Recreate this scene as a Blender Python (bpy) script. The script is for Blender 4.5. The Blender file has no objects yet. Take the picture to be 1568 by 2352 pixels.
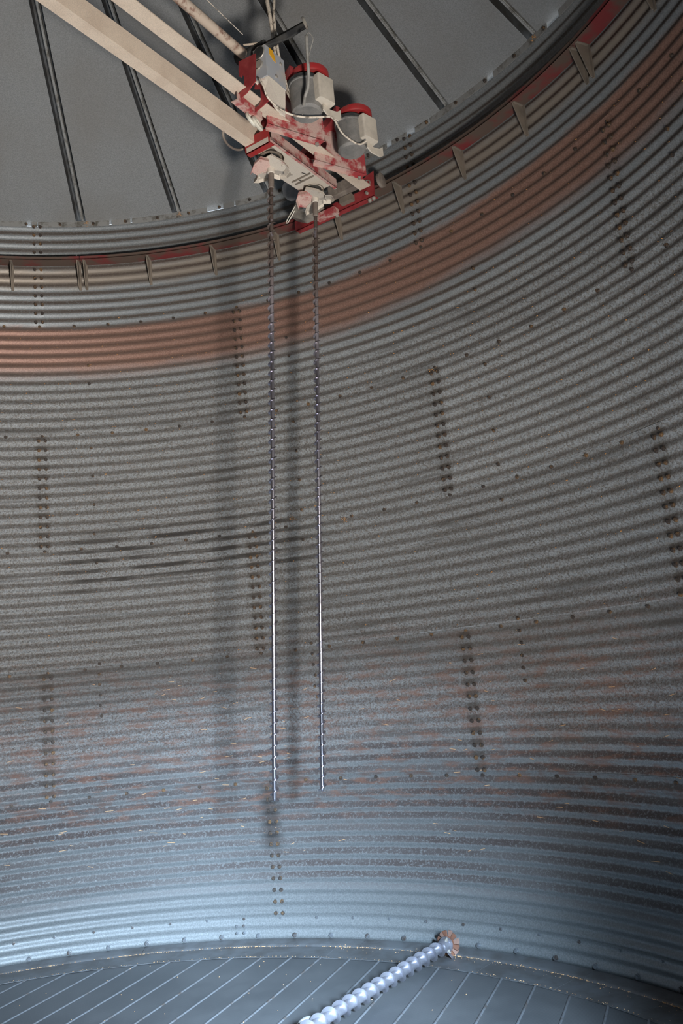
import bpy, math, random
from mathutils import Vector, Matrix
random.seed(7)
PI = math.pi
SC = bpy.context.scene
COL = SC.collection
def V(*a): return Vector(a)
def rad(d): return d * PI / 180.0
def polar(deg, r, z): return V(r * math.sin(rad(deg)), r * math.cos(rad(deg)), z)

# ------------------------------------------------------------------ camera
cam_d = bpy.data.cameras.new('camera'); cam = bpy.data.objects.new('camera', cam_d); COL.objects.link(cam)
FWD, RGT, UPV = V(-0.0185, 0.9816, 0.1900), V(0.9953, 0.0362, -0.0901), V(0.0953, -0.1875, 0.9776)
cam.matrix_world = Matrix(((RGT.x, UPV.x, -FWD.x, 1.4132), (RGT.y, UPV.y, -FWD.y, -2.5145), (RGT.z, UPV.z, -FWD.z, 1.5648), (0, 0, 0, 1)))
cam_d.sensor_fit = 'VERTICAL'; cam_d.sensor_height = 24.0; cam_d.lens = 1946.88 / 2352 * 24.0
cam_d.clip_start = 0.05; cam_d.clip_end = 200
SC.camera = cam

# ------------------------------------------------------------------ daylight
SC.view_settings.view_transform = 'Standard'; SC.view_settings.look = 'None'
SC.view_settings.gamma = 1.0; SC.view_settings.use_curve_mapping = False
SC.view_settings.exposure = 0.0
SC.render.film_transparent = False
W = bpy.data.worlds.new('sky'); SC.world = W; W.use_nodes = True
W.node_tree.nodes['Background'].inputs[0].default_value = (0.80, 0.90, 1.0, 1)
W.node_tree.nodes['Background'].inputs[1].default_value = 1.6
def area(name, loc, target, sx, sy, power, colour, spread):
    d = bpy.data.lights.new(name, 'AREA'); d.shape = 'RECTANGLE'; d.size = sx; d.size_y = sy
    d.energy = power; d.color = colour; d.spread = rad(spread)
    o = bpy.data.objects.new(name, d); COL.objects.link(o); o.location = loc
    o.rotation_euler = (Vector(target) - Vector(loc)).to_track_quat('-Z', 'Y').to_euler()
    return o
# daylight through the access door behind and to the right of the camera: blue sky light comes
# in from above (falls on the floor and low wall), warm light comes up off the sunlit ground outside
area('door_sky_light', (2.89, -3.34, 2.28), (2.25, -1.85, 1.25), 0.60, 0.80, 1950, (0.57, 0.78, 1.0), 120)
area('door_ground_light', (2.36, -2.02, 0.85), (-0.40, 2.9, 3.7), 0.45, 0.50, 100, (1.0, 0.93, 0.855), 90)

# ------------------------------------------------------------------ helpers
class MB:
    def __init__(s): s.v = []; s.f = []
    def add(s, vs, fs):
        n = len(s.v); s.v += [tuple(q) for q in vs]; s.f += [tuple(i + n for i in f) for f in fs]
    def box(s, c, ax, ay, az):
        """box by centre and three half-vectors"""
        c = Vector(c); ax, ay, az = Vector(ax), Vector(ay), Vector(az)
        vs = [c + i * ax + j * ay + k * az for k in (-1, 1) for j in (-1, 1) for i in (-1, 1)]
        s.add(vs, [(0, 2, 3, 1), (4, 5, 7, 6), (0, 1, 5, 4), (2, 6, 7, 3), (0, 4, 6, 2), (1, 3, 7, 5)])
    def plate(s, pts, d):
        """polygon given by its outline, thickened by the vector d"""
        n = len(pts); d = Vector(d); a = [Vector(q) for q in pts]; b = [q + d for q in a]
        s.add(a + b, [tuple(reversed(range(n))), tuple(range(n, 2 * n))] + [(i, (i + 1) % n, n + (i + 1) % n, n + i) for i in range(n)])
    def rings(s, rings, caps=True, closed=False):
        n = len(rings[0]); vs = [q for r in rings for q in r]; fs = []
        m = len(rings)
        for k in range(m if closed else m - 1):
            k2 = (k + 1) % m
            for i in range(n):
                j = (i + 1) % n; fs.append((k * n + i, k * n + j, k2 * n + j, k2 * n + i))
        if caps and not closed:
            fs.append(tuple(reversed(range(n)))); fs.append(tuple((m - 1) * n + i for i in range(n)))
        s.add(vs, fs)
    def lathe(s, c, axis, prof, n=24):
        """prof: list of (distance along the axis, radius)"""
        c = Vector(c); a = Vector(axis).normalized(); x = a.orthogonal().normalized(); y = a.cross(x)
        s.rings([[c + a * h + (x * math.cos(2 * PI * i / n) + y * math.sin(2 * PI * i / n)) * max(r, 1e-4) for i in range(n)] for h, r in prof])
    def tube(s, pts, r, n=8):
        pts = [Vector(q) for q in pts]; rs = []; px = None
        for k, q in enumerate(pts):
            t = (pts[min(k + 1, len(pts) - 1)] - pts[max(k - 1, 0)]).normalized()
            px = t.orthogonal().normalized() if px is None else (px - t * px.dot(t)).normalized()
            y = t.cross(px); rr = r[k] if isinstance(r, (list, tuple)) else r
            rs.append([q + (px * math.cos(2 * PI * i / n) + y * math.sin(2 * PI * i / n)) * rr for i in range(n)])
        s.rings(rs)
    def torus(s, c, axis, R_, r, n=28, m=8, sx=1.0):
        c = Vector(c); a = Vector(axis).normalized(); x = a.orthogonal().normalized(); y = a.cross(x); rs = []
        for k in range(n):
            t = 2 * PI * k / n; d = x * math.cos(t) * sx + y * math.sin(t); e = d.normalized()
            rs.append([c + d * R_ + (e * math.cos(2 * PI * i / m) + a * math.sin(2 * PI * i / m)) * r for i in range(m)])
        s.rings(rs, closed=True)
    def mesh(s, name):
        me = bpy.data.meshes.new(name); me.from_pydata(s.v, [], s.f); me.update(); return me
    def build(s, name, mat, parent=None, smooth=False, label=None, stuff=False):
        me = s.mesh(name)
        return link(name, me, mat, parent, smooth, label, stuff)
def link(name, me, mat, parent=None, smooth=False, label=None, stuff=False):
    if mat and not me.materials: me.materials.append(mat)
    if smooth:
        me.polygons.foreach_set('use_smooth', [True] * len(me.polygons))
        if smooth != 'all':
            try: me.set_sharp_from_angle(angle=rad(38))
            except Exception: pass
    o = bpy.data.objects.new(name, me); COL.objects.link(o)
    if parent: o.parent = parent; 
    if parent and parent.type == 'EMPTY': o.matrix_parent_inverse = parent.matrix_basis.inverted()
    if label: o['label'] = label
    if stuff: o['kind'] = 'stuff'
    return o
def empty(name, loc=(0, 0, 0), label=None, cat=None, group=None, kind=None):
    o = bpy.data.objects.new(name, None); COL.objects.link(o); o.location = loc; o.empty_display_size = 0.1
    tag(o, label, cat, group, kind); return o
def tag(o, label=None, cat=None, group=None, kind=None):
    if label: o['label'] = label
    if cat: o['category'] = cat
    if group: o['group'] = group
    if kind: o['kind'] = kind
    return o
def smoothpath(pts, n=8):
    pts = [Vector(q) for q in pts]; out = []
    for k in range(len(pts) - 1):
        p0, p1, p2, p3 = pts[max(k - 1, 0)], pts[k], pts[k + 1], pts[min(k + 2, len(pts) - 1)]
        for i in range(n):
            t = i / n; out.append(0.5 * ((2 * p1) + (p2 - p0) * t + (2 * p0 - 5 * p1 + 4 * p2 - p3) * t * t + (3 * p1 - p0 - 3 * p2 + p3) * t ** 3))
    out.append(pts[-1]); return out

# ------------------------------------------------------------------ node helpers
class NT:
    def __init__(s, name):
        s.m = bpy.data.materials.new(name); s.m.use_nodes = True; s.t = s.m.node_tree
        s.b = s.t.nodes['Principled BSDF']
    def n(s, typ, **kw):
        o = s.t.nodes.new(typ)
        for k, v in kw.items(): setattr(o, k, v)
        return o
    def l(s, a, b): s.t.links.new(a, b)
    def val(s, sock, v):
        if hasattr(v, 'is_output'): s.l(v, sock)
        else: sock.default_value = v
    def math(s, op, a, b=0.5, clamp=False):
        o = s.n('ShaderNodeMath', operation=op, use_clamp=clamp); s.val(o.inputs[0], a); s.val(o.inputs[1], b); return o.outputs[0]
    def ramp(s, x, lo, hi, a=0.0, b=1.0, smooth=True):
        o = s.n('ShaderNodeMapRange', interpolation_type='SMOOTHSTEP' if smooth else 'LINEAR')
        s.val(o.inputs[0], x)
        for i, v in zip((1, 2, 3, 4), (lo, hi, a, b)): s.val(o.inputs[i], v)
        return o.outputs[0]
    def mix(s, f, a, b):
        o = s.n('ShaderNodeMix', data_type='RGBA'); s.val(o.inputs[0], f)
        for i, c in ((6, a), (7, b)):
            if hasattr(c, 'is_output'): s.l(c, o.inputs[i])
            else: o.inputs[i].default_value = (*c, 1) if len(c) == 3 else c
        return o.outputs[2]
    def noise(s, vec, scale, detail=3, rough=0.6):
        o = s.n('ShaderNodeTexNoise'); s.l(vec, o.inputs['Vector']); o.inputs['Scale'].default_value = scale
        o.inputs['Detail'].default_value = detail; o.inputs['Roughness'].default_value = rough; return o.outputs[0]
    def pos(s): return s.n('ShaderNodeNewGeometry').outputs['Position']
    def scaled(s, vec, sc):
        o = s.n('ShaderNodeVectorMath', operation='MULTIPLY'); s.l(vec, o.inputs[0]); o.inputs[1].default_value = sc; return o.outputs[0]
    def bump(s, h, strength, dist):
        o = s.n('ShaderNodeBump'); s.l(h, o.inputs['Height']); o.inputs['Strength'].default_value = strength; o.inputs['Distance'].default_value = dist
        s.l(o.outputs[0], s.b.inputs['Normal'])
    def done(s, col, rough, metal=0.0, spec=0.5):
        s.val(s.b.inputs['Base Color'], col if hasattr(col, 'is_output') else (*col, 1)); s.val(s.b.inputs['Roughness'], rough)
        s.val(s.b.inputs['Metallic'], metal); s.val(s.b.inputs['Specular IOR Level'], spec); return s.m

def two_tone(name, a, b, scale, lo, hi, rough=0.6, metal=0.0, fine=0.0, detail=4):
    """paint or metal a, covered in patches by dust or rust b"""
    m = NT(name); p = m.pos(); x = m.noise(p, scale, detail, 0.65); f = m.ramp(x, lo, hi)
    c = m.mix(f, a, b)
    if fine: c = m.mix(m.ramp(m.noise(p, 260, 2), 0.35, 0.75, 0, fine), c, (0.02, 0.017, 0.014))
    return m.done(c, rough, metal)

# bin wall: radius, corrugation pitch and depth, ring height, seam under the top ring, seam angles
R = 3.1831; PITCH = 0.8128 / 12; AMP = 0.0065; RINGH = 0.8128
Z1 = 4.1978                                  # seam under the top ring
PHI0 = math.degrees(-0.2344); HALF = 180.0 / 7
def wall_material():
    m = NT('galvanised_wall'); P = m.pos()
    g = m.n('ShaderNodeNewGeometry'); sep = m.n('ShaderNodeSeparateXYZ'); m.l(P, sep.inputs[0]); z = sep.outputs[2]
    sn = m.n('ShaderNodeSeparateXYZ'); m.l(g.outputs['Normal'], sn.inputs[0]); nz = sn.outputs[2]
    big = m.noise(P, 0.9, 4, 0.55); mid = m.noise(m.scaled(P, (3.0, 3.0, 7.0)), 1.3, 5, 0.65)
    fine = m.noise(P, 130, 2, 0.6); grit = m.noise(P, 75, 4, 0.8)
    # bare zinc with its spangle
    zinc = m.mix(m.ramp(fine, 0.35, 0.7), (0.200, 0.217, 0.226), (0.280, 0.299, 0.309))
    # grime in the middle rings: grey-brown crust speckled over the zinc
    crustcol = m.mix(m.ramp(fine, 0.38, 0.66), m.mix(m.ramp(z, 2.0, 1.2), (0.075, 0.067, 0.060), (0.085, 0.062, 0.053)), m.mix(m.ramp(z, 2.0, 1.2), (0.205, 0.188, 0.170), (0.225, 0.178, 0.155)))
    zj = m.math('ADD', z, m.math('MULTIPLY', m.math('SUBTRACT', big, 0.5), 0.55))
    midzone = m.math('MULTIPLY', m.ramp(zj, 0.90, 1.35), m.ramp(zj, 4.05, 3.55))
    crust = m.math('MULTIPLY', m.ramp(grit, 0.40, 0.62), m.ramp(midzone, 0, 1, 0.0, 0.92))
    c = m.mix(crust, zinc, crustcol)
    # red-brown dust in a band under the top ring, and browner dust below the track ledge
    zr = m.math('ADD', z, m.math('MULTIPLY', m.math('SUBTRACT', mid, 0.5), 0.10))
    zb = m.math('SUBTRACT', zr, m.ramp(m.math('ARCTAN2', sep.outputs[0], sep.outputs[1]), 0.35, 1.0, 0.0, 0.13))
    red = m.math('MULTIPLY', m.ramp(zb, 3.76, 3.92), m.ramp(zb, 4.22, 4.16))
    redcol = m.mix(m.ramp(fine, 0.3, 0.7), (0.225, 0.115, 0.082), (0.34, 0.188, 0.135))
    c = m.mix(m.math('MULTIPLY', red, 0.88), c, redcol)
    tan = m.math('MULTIPLY', m.ramp(zr, 4.46, 4.54), m.ramp(zr, 4.70, 4.60))
    c = m.mix(m.math('MULTIPLY', tan, 0.75), c, (0.29, 0.235, 0.18))
    # dust lying on the upward slopes of the corrugation
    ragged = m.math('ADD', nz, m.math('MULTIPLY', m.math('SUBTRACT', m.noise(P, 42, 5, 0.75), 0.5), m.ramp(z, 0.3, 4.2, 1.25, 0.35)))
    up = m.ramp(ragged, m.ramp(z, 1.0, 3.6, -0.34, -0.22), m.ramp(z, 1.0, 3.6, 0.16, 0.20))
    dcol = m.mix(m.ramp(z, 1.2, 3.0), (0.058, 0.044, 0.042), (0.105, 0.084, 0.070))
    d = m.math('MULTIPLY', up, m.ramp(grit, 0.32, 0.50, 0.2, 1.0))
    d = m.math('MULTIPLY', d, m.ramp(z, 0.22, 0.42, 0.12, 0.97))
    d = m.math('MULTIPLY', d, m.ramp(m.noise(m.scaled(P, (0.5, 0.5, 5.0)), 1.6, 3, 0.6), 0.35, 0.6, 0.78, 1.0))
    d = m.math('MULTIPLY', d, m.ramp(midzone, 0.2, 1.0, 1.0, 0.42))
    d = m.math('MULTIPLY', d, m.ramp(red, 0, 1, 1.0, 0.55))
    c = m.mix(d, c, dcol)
    # grime round one seam column low on the wall, greasy grooves a third of the way up
    ang = m.math('ARCTAN2', sep.outputs[0], sep.outputs[1])
    ca = m.math('ABSOLUTE', m.math('SUBTRACT', ang, 0.2165), 0)
    smear = m.math('MULTIPLY', m.ramp(ca, 0.034, 0.002), m.math('MULTIPLY', m.ramp(z, 0.50, 0.60), m.ramp(z, 1.00, 0.85)))
    c = m.mix(m.math('MULTIPLY', smear, m.ramp(grit, 0.25, 0.5, 0.3, 0.85)), c, (0.05, 0.042, 0.04))
    gro = m.math('MULTIPLY', m.math('MULTIPLY', m.ramp(zj, 2.20, 2.32), m.ramp(zj, 2.72, 2.60)), m.math('MULTIPLY', m.ramp(ang, -0.23, -0.15), m.ramp(ang, 0.45, 0.25)))
    c = m.mix(m.math('MULTIPLY', m.math('MULTIPLY', gro, m.ramp(m.noise(m.scaled(P, (1.5, 1.5, 9.0)), 1.7, 4, 0.65), 0.36, 0.58)), m.ramp(nz, -0.15, 0.25, 0.10, 0.85)), c, (0.04, 0.037, 0.035))
    # rust-red blotches low on the wall, pale wash above them
    rb = m.math('MULTIPLY', m.ramp(m.noise(m.scaled(P, (2.2, 2.2, 9.0)), 2.4, 5, 0.75), 0.47, 0.64), m.math('MULTIPLY', m.ramp(z, 0.60, 0.90), m.ramp(z, 2.0, 1.45)))
    c = m.mix(m.math('MULTIPLY', rb, 0.60), c, (0.20, 0.10, 0.068))
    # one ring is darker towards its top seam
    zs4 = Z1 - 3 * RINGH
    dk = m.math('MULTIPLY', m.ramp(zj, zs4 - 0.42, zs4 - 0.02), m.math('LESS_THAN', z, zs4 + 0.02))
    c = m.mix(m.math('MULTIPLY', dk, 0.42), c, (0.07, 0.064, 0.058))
    # grime round the bolted seam columns
    ang0 = m.math('ARCTAN2', sep.outputs[0], sep.outputs[1])
    ring = m.math('FLOOR', m.math('DIVIDE', m.math('SUBTRACT', Z1 + RINGH, z), RINGH), 0)
    t = m.math('SUBTRACT', m.math('DIVIDE', m.math('SUBTRACT', ang0, rad(PHI0 + 0.2)), rad(HALF)), ring)
    fr = m.math('FRACT', m.math('ADD', m.math('MULTIPLY', t, 0.5), 20.5), 0)
    dist = m.math('MULTIPLY', m.math('ABSOLUTE', m.math('SUBTRACT', fr, 0.5), 0), 2 * rad(HALF))
    col_ = m.math('MULTIPLY', m.ramp(dist, 0.020, 0.006), m.math('MULTIPLY', m.ramp(z, 0.6, 1.2), m.ramp(z, 4.1, 3.7)))
    c = m.mix(m.math('MULTIPLY', col_, m.ramp(nz, -0.10, 0.22, 0.12, 0.62)), c, (0.055, 0.045, 0.036))
    # dark greasy streaks along the corrugations
    st = m.math('MULTIPLY', m.ramp(m.noise(m.scaled(P, (1.2, 1.2, 16.0)), 1.0, 4, 0.6), 0.56, 0.68), m.ramp(midzone, 0.3, 0.9))
    c = m.mix(m.math('MULTIPLY', st, 0.55), c, (0.075, 0.07, 0.066))
    rv = m.n('ShaderNodeObjectInfo').outputs['Random']; hv = m.n('ShaderNodeHueSaturation'); m.l(c, hv.inputs['Color']); m.l(m.ramp(rv, 0, 1, 0.90, 1.09), hv.inputs['Value']); c = hv.outputs[0]
    metal = m.math('MULTIPLY', m.math('MULTIPLY', m.ramp(crust, 0, 0.8, 0.45, 0.0), m.ramp(d, 0, 0.6, 1.0, 0.0)), m.ramp(midzone, 0, 0.7, 1.0, 0.0))
    m.bump(grit, 0.35, 0.003)
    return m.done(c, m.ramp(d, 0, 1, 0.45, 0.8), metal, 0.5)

def roof_material():
    m = NT('galvanised_roof'); P = m.pos(); fine = m.noise(P, 170, 2, 0.55); big = m.noise(P, 1.6, 3, 0.5)
    c = m.mix(m.ramp(fine, 0.3, 0.72), (0.21, 0.218, 0.222), (0.30, 0.31, 0.31))
    c = m.mix(m.ramp(big, 0.35, 0.75, 0, 0.45), c, (0.20, 0.185, 0.165))
    return m.done(c, 0.55, 0.30, 0.4)

def floor_material():
    m = NT('perforated_steel'); P = m.pos()
    rot = m.n('ShaderNodeVectorRotate', rotation_type='Z_AXIS'); m.l(P, rot.inputs['Vector']); rot.inputs['Angle'].default_value = rad(20.43)
    s = m.n('ShaderNodeSeparateXYZ'); m.l(rot.outputs[0], s.inputs[0])
    row = m.math('SINE', m.math('MULTIPLY', s.outputs[1], 2 * PI / 0.0065), 0)
    hole = m.math('SINE', m.math('MULTIPLY', s.outputs[0], 2 * PI / 0.0055), 0)
    perf = m.math('MULTIPLY', m.ramp(row, 0.0, 0.8), m.ramp(hole, -0.4, 0.6))
    big = m.noise(P, 2.2, 4); fine = m.noise(P, 240, 2)
    c = m.mix(m.ramp(big, 0.3, 0.7), (0.098, 0.104, 0.112), (0.140, 0.146, 0.154))
    c = m.mix(m.math('MULTIPLY', perf, 0.6), c, (0.03, 0.03, 0.032))
    c = m.mix(m.ramp(fine, 0.735, 0.775, 0, 0.9), c, (0.8, 0.78, 0.72))
    return m.done(c, m.ramp(big, 0.3, 0.7, 0.42, 0.55), 0.35, 0.5)

M_WALL = wall_material(); M_ROOF = roof_material(); M_FLOOR = floor_material()
M_SEAM = two_tone('plank_seam', (0.175, 0.183, 0.198), (0.11, 0.09, 0.08), 14, 0.5, 0.7, 0.45, 0.35)
M_FLASH = two_tone('flashing_steel', (0.15, 0.157, 0.168), (0.10, 0.096, 0.096), 6, 0.35, 0.7, 0.5, 0.35)
M_BOLT = two_tone('rusty_bolt', (0.06, 0.05, 0.045), (0.20, 0.12, 0.06), 25, 0.45, 0.65, 0.6, 0.3)
M_BOLTZ = two_tone('zinc_bolt', (0.19, 0.205, 0.225), (0.10, 0.08, 0.07), 18, 0.45, 0.65, 0.4, 0.5)
M_RIB = two_tone('roof_rib_steel', (0.10, 0.105, 0.11), (0.055, 0.052, 0.048), 9, 0.35, 0.7, 0.55, 0.3)
M_LIP = two_tone('roof_lip_steel', (0.33, 0.33, 0.32), (0.13, 0.12, 0.10), 16, 0.45, 0.7, 0.45, 0.3)
M_LEDGE = two_tone('red_ledge_paint', (0.10, 0.068, 0.052), (0.17, 0.025, 0.026), 2.6, 0.44, 0.58, 0.65)
M_BRKT = two_tone('dusty_bracket', (0.20, 0.165, 0.13), (0.14, 0.118, 0.095), 9, 0.35, 0.7, 0.8)
M_BEAM = two_tone('tan_dusted_steel', (0.66, 0.55, 0.44), (0.56, 0.45, 0.355), 5, 0.35, 0.7, 0.8, 0, 0.25)
M_CREAM = two_tone('cream_dust', (0.60, 0.54, 0.46), (0.40, 0.11, 0.10), 11, 0.58, 0.74, 0.8, 0, 0.2)
M_REDDY = two_tone('dusty_red_paint', (0.55, 0.38, 0.33), (0.36, 0.045, 0.05), 11, 0.44, 0.62, 0.7, 0, 0.2)
M_RED = two_tone('dark_red_paint', (0.24, 0.022, 0.026), (0.34, 0.05, 0.05), 20, 0.35, 0.75, 0.5)
M_BRED = two_tone('bright_red_paint', (0.34, 0.022, 0.024), (0.26, 0.045, 0.04), 20, 0.4, 0.75, 0.45)
M_MOTOR = two_tone('dusty_motor_grey', (0.25, 0.24, 0.225), (0.17, 0.168, 0.16), 12, 0.35, 0.65, 0.7, 0, 0.25)
M_MBOX = two_tone('tan_motor_box', (0.62, 0.56, 0.47), (0.50, 0.45, 0.38), 14, 0.4, 0.7, 0.75)
M_DARK = two_tone('black_rubber', (0.022, 0.023, 0.024), (0.06, 0.058, 0.053), 18, 0.4, 0.7, 0.6)
M_CAP = two_tone('worn_black_plastic', (0.17, 0.175, 0.185), (0.22, 0.22, 0.225), 30, 0.4, 0.7, 0.5)
M_CTRL = two_tone('grey_enamel', (0.40, 0.42, 0.45), (0.50, 0.48, 0.44), 10, 0.45, 0.7, 0.5)
M_YEL = two_tone('yellow_sticker', (0.85, 0.42, 0.01), (0.75, 0.36, 0.01), 20, 0.4, 0.7, 0.5)
M_CABLE = two_tone('dusty_cable', (0.66, 0.58, 0.48), (0.20, 0.165, 0.13), 42, 0.50, 0.62, 0.75)
M_CABLEG = two_tone('grey_cable', (0.30, 0.29, 0.265), (0.18, 0.17, 0.15), 20, 0.4, 0.7, 0.6)
M_PIPE = two_tone('rusty_pipe', (0.50, 0.41, 0.33), (0.20, 0.10, 0.07), 16, 0.5, 0.66, 0.8)
M_WHITE = two_tone('cream_plastic', (0.66, 0.64, 0.55), (0.52, 0.48, 0.40), 20, 0.4, 0.7, 0.5)
M_STEEL = two_tone('dusty_steel', (0.42, 0.39, 0.34), (0.28, 0.25, 0.22), 14, 0.4, 0.7, 0.5, 0.4)
M_BROWN = two_tone('brown_grime_steel', (0.16, 0.13, 0.11), (0.26, 0.22, 0.18), 12, 0.45, 0.7, 0.7)
M_RUST = two_tone('rusty_paddle', (0.20, 0.085, 0.05), (0.14, 0.075, 0.055), 25, 0.4, 0.65, 0.65)
M_RUSTL = two_tone('pale_rusty_paddle', (0.27, 0.165, 0.13), (0.22, 0.11, 0.075), 25, 0.4, 0.7, 0.65)
M_SILVER = two_tone('galvanised_screw', (0.36, 0.36, 0.41), (0.28, 0.28, 0.325), 10, 0.4, 0.7, 0.30, 0.75)
M_GRAIN = two_tone('wheat', (0.62, 0.34, 0.12), (0.48, 0.22, 0.07), 60, 0.35, 0.65, 0.7)
M_GRAINF = two_tone('pale_wheat', (0.70, 0.47, 0.27), (0.62, 0.33, 0.14), 60, 0.35, 0.65, 0.7)
def auger_material():
    m = NT('polished_auger_steel'); P = m.pos(); s = m.n('ShaderNodeSeparateXYZ'); m.l(P, s.inputs[0])
    rust = m.math('MULTIPLY', m.ramp(s.outputs[2], 3.2, 4.0), m.ramp(m.noise(P, 30, 3), 0.2, 0.45))
    c = m.mix(rust, (0.42, 0.40, 0.45), (0.085, 0.062, 0.052))
    return m.done(c, m.ramp(rust, 0, 1, 0.24, 0.6), m.ramp(rust, 0, 1, 0.95, 0.3), 0.5)
M_AUGER = auger_material()

# ------------------------------------------------------------------ the bin wall
wall = empty('wall_round'); tag(wall, kind='structure')
def rw(z, off=0.0): return R + AMP * math.cos(2 * PI * (z - Z1) / PITCH) + off
def sheet_mesh(height, lap=0.028, na=44, spv=8, hole=None, phi_start=0.0, zb=0.0):
    """one curved corrugated sheet; angle 0 is its left edge; hole = (phi lo, phi hi, z lo, z hi)"""
    mb = MB(); span = 2 * HALF + 1.0; nz = int(round((height + lap) / PITCH * spv)); vs = []; fs = []
    for j in range(nz + 1):
        z = (height + lap) * j / nz
        for i in range(na + 1):
            a = span * i / na
            off = -0.0028 * z / height - 0.0032 * max(0.0, min(1.0, (a - (span - 5)) / 4.0))
            r = R + AMP * math.cos(2 * PI * z / PITCH) + off
            vs.append(polar(a, r, z))
    for j in range(nz):
        for i in range(na):
            if hole:
                a = phi_start + span * (i + 0.5) / na; z = zb + (height + lap) * (j + 0.5) / nz
                a = (a + 180) % 360 - 180
                if hole[0] < a < hole[1] and hole[2] < z < hole[3]: continue
            q = j * (na + 1) + i; fs.append((q, q + 1, q + na + 2, q + na + 1))
    mb.add(vs, fs); return mb.mesh('wall_sheet')
def bolt(mb, p, n, r, h, seg=6):
    n = Vector(n).normalized(); x = n.orthogonal().normalized(); y = n.cross(x); p = Vector(p)
    def ring(rr, hh): return [p + n * hh + (x * math.cos(2 * PI * i / seg) + y * math.sin(2 * PI * i / seg)) * rr for i in range(seg)]
    mb.rings([ring(r * 1.35, -0.003), ring(r * 1.35, h * 0.3), ring(r, h * 0.35), ring(r * 0.9, h)])
def sheet_bolts(shift=0.0, column=True, r=0.0095, top=True):
    mb = MB(); dA = math.degrees(0.0225 / R)
    if column:
        for k in range(12):
            for s in (-1, 1):
                z = (k + 0.5) * PITCH; rr = R - AMP * 1.0 - 0.004; p = polar(s * dA + 0.4, rr, z); bolt(mb, p, (-p.x, -p.y, 0), r, 0.010)
    if top:
        for k in range(12):
            a = 2 * HALF * k / 12 + 0.4; z = RINGH + 0.004; p = polar(a, R + AMP * math.cos(2 * PI * z / PITCH) - 0.003, z); bolt(mb, p, (-p.x, -p.y, 0), r, 0.010)
    return mb.mesh('bolts')
SHEET = sheet_mesh(RINGH); SHEET_TOP = sheet_mesh(RINGH, lap=-0.030); BOLTS = sheet_bolts(); BOLTS_TOPRING = sheet_bolts(top=False)
DOOR = (126.0, 137.0, 0.45, 1.92)
def put_sheet(me, bm, deg, z, mat_b=M_BOLT, smooth='all'):
    o = link('wall_sheet', me, M_WALL, wall, smooth); o.rotation_euler = (0, 0, -rad(deg)); o.location = (0, 0, z)
    if bm:
        b = link('bolts', bm, mat_b, None, False, None, True); b.parent = o
    return o
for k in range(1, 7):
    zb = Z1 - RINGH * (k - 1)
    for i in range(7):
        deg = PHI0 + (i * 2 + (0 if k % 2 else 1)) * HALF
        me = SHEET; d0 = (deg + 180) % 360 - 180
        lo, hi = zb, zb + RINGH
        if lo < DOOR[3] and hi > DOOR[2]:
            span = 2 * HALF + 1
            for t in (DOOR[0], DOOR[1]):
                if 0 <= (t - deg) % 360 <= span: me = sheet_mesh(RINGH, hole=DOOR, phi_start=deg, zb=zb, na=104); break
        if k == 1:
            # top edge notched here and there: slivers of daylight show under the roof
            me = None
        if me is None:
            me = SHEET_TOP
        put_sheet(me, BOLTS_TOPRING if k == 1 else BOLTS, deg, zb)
# base ring, of which only the top shows above the drying floor
Z6 = Z1 - 5 * RINGH
BASE = sheet_mesh(0.20, lap=0.026); 
def base_bolts():
    mb = MB()
    for k in range(12):
        a = 2 * HALF * k / 12 + 0.4
        p = polar(a, rw(Z6 + 0.004) - 0.003, 0.2 + 0.004); bolt(mb, p, (-p.x, -p.y, 0), 0.0072, 0.009)
        p = polar(a + 1.6, R - AMP - 0.002, 0.2 - 0.094); bolt(mb, p, (-p.x, -p.y, 0), 0.011, 0.012, 8)
    for z in (0.2 - 0.034, 0.2 - 0.075):
        for s in (-0.42, 0.42): p = polar(-4.3 + 2 * HALF + s, R - AMP - 0.003, z); bolt(mb, p, (-p.x, -p.y, 0), 0.0072, 0.009)
    return mb.mesh('bolts')
BB = base_bolts()
for i in range(7): put_sheet(BASE, BB, PHI0 + (i * 2 + 1) * HALF, Z6 - 0.20, M_BOLTZ)
# single bolts left by stiffeners on the outside
mb = MB()
for deg in (-7.0, 19.2, 45.0, 71.0):
    for z0, z1, st in ((3.72, 4.0, 2), (2.45, 3.35, 3), (1.40, 1.85, 1)):
        z = Z1 - round((Z1 - z0) / PITCH) * PITCH + PITCH / 2
        while z < z1:
            dd = deg + random.uniform(-0.12, 0.12); p = polar(dd, R - AMP - 0.001, z); bolt(mb, p, (-p.x, -p.y, 0), 0.008, 0.010); z += PITCH * st
mb.build('bolts', M_BOLT, wall, False, None, True)

# ------------------------------------------------------------------ track ledge around the wall
ledge = empty('track_ledge', polar(0, R - 0.05, 4.67), 'red painted steel track ledge bolted round the corrugated wall on small gussets', 'track')
ZL = 4.668; EL = 0.105; J0 = -7.45; STEP = 8.81
def arcplate(mb, a0, a1, r0, r1, z0, z1, n):
    rs = []
    for i in range(n + 1):
        a = a0 + (a1 - a0) * i / n
        rs.append([polar(a, r0, z0), polar(a, r1, z0), polar(a, r1, z1), polar(a, r0, z1)])
    mb.rings(rs)
nseg = 5; seg = 360.0 / nseg
for s in range(nseg):
    a0 = J0 + (s - 1) * 70.5 if s < 4 else J0 + 3 * 70.5
    a1 = a0 + 70.5 if s < 4 else J0 - 70.5 + 360
    mb = MB(); arcplate(mb, a0 + 0.04, a1 - 0.04, R - EL, R - 0.004, ZL, ZL + 0.006, 30); arcplate(mb, a0 + 0.04, a1 - 0.04, R - EL, R - EL + 0.005, ZL, ZL + 0.022, 30)
    mb.build('ledge_segment', M_LEDGE, ledge, True)
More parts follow.
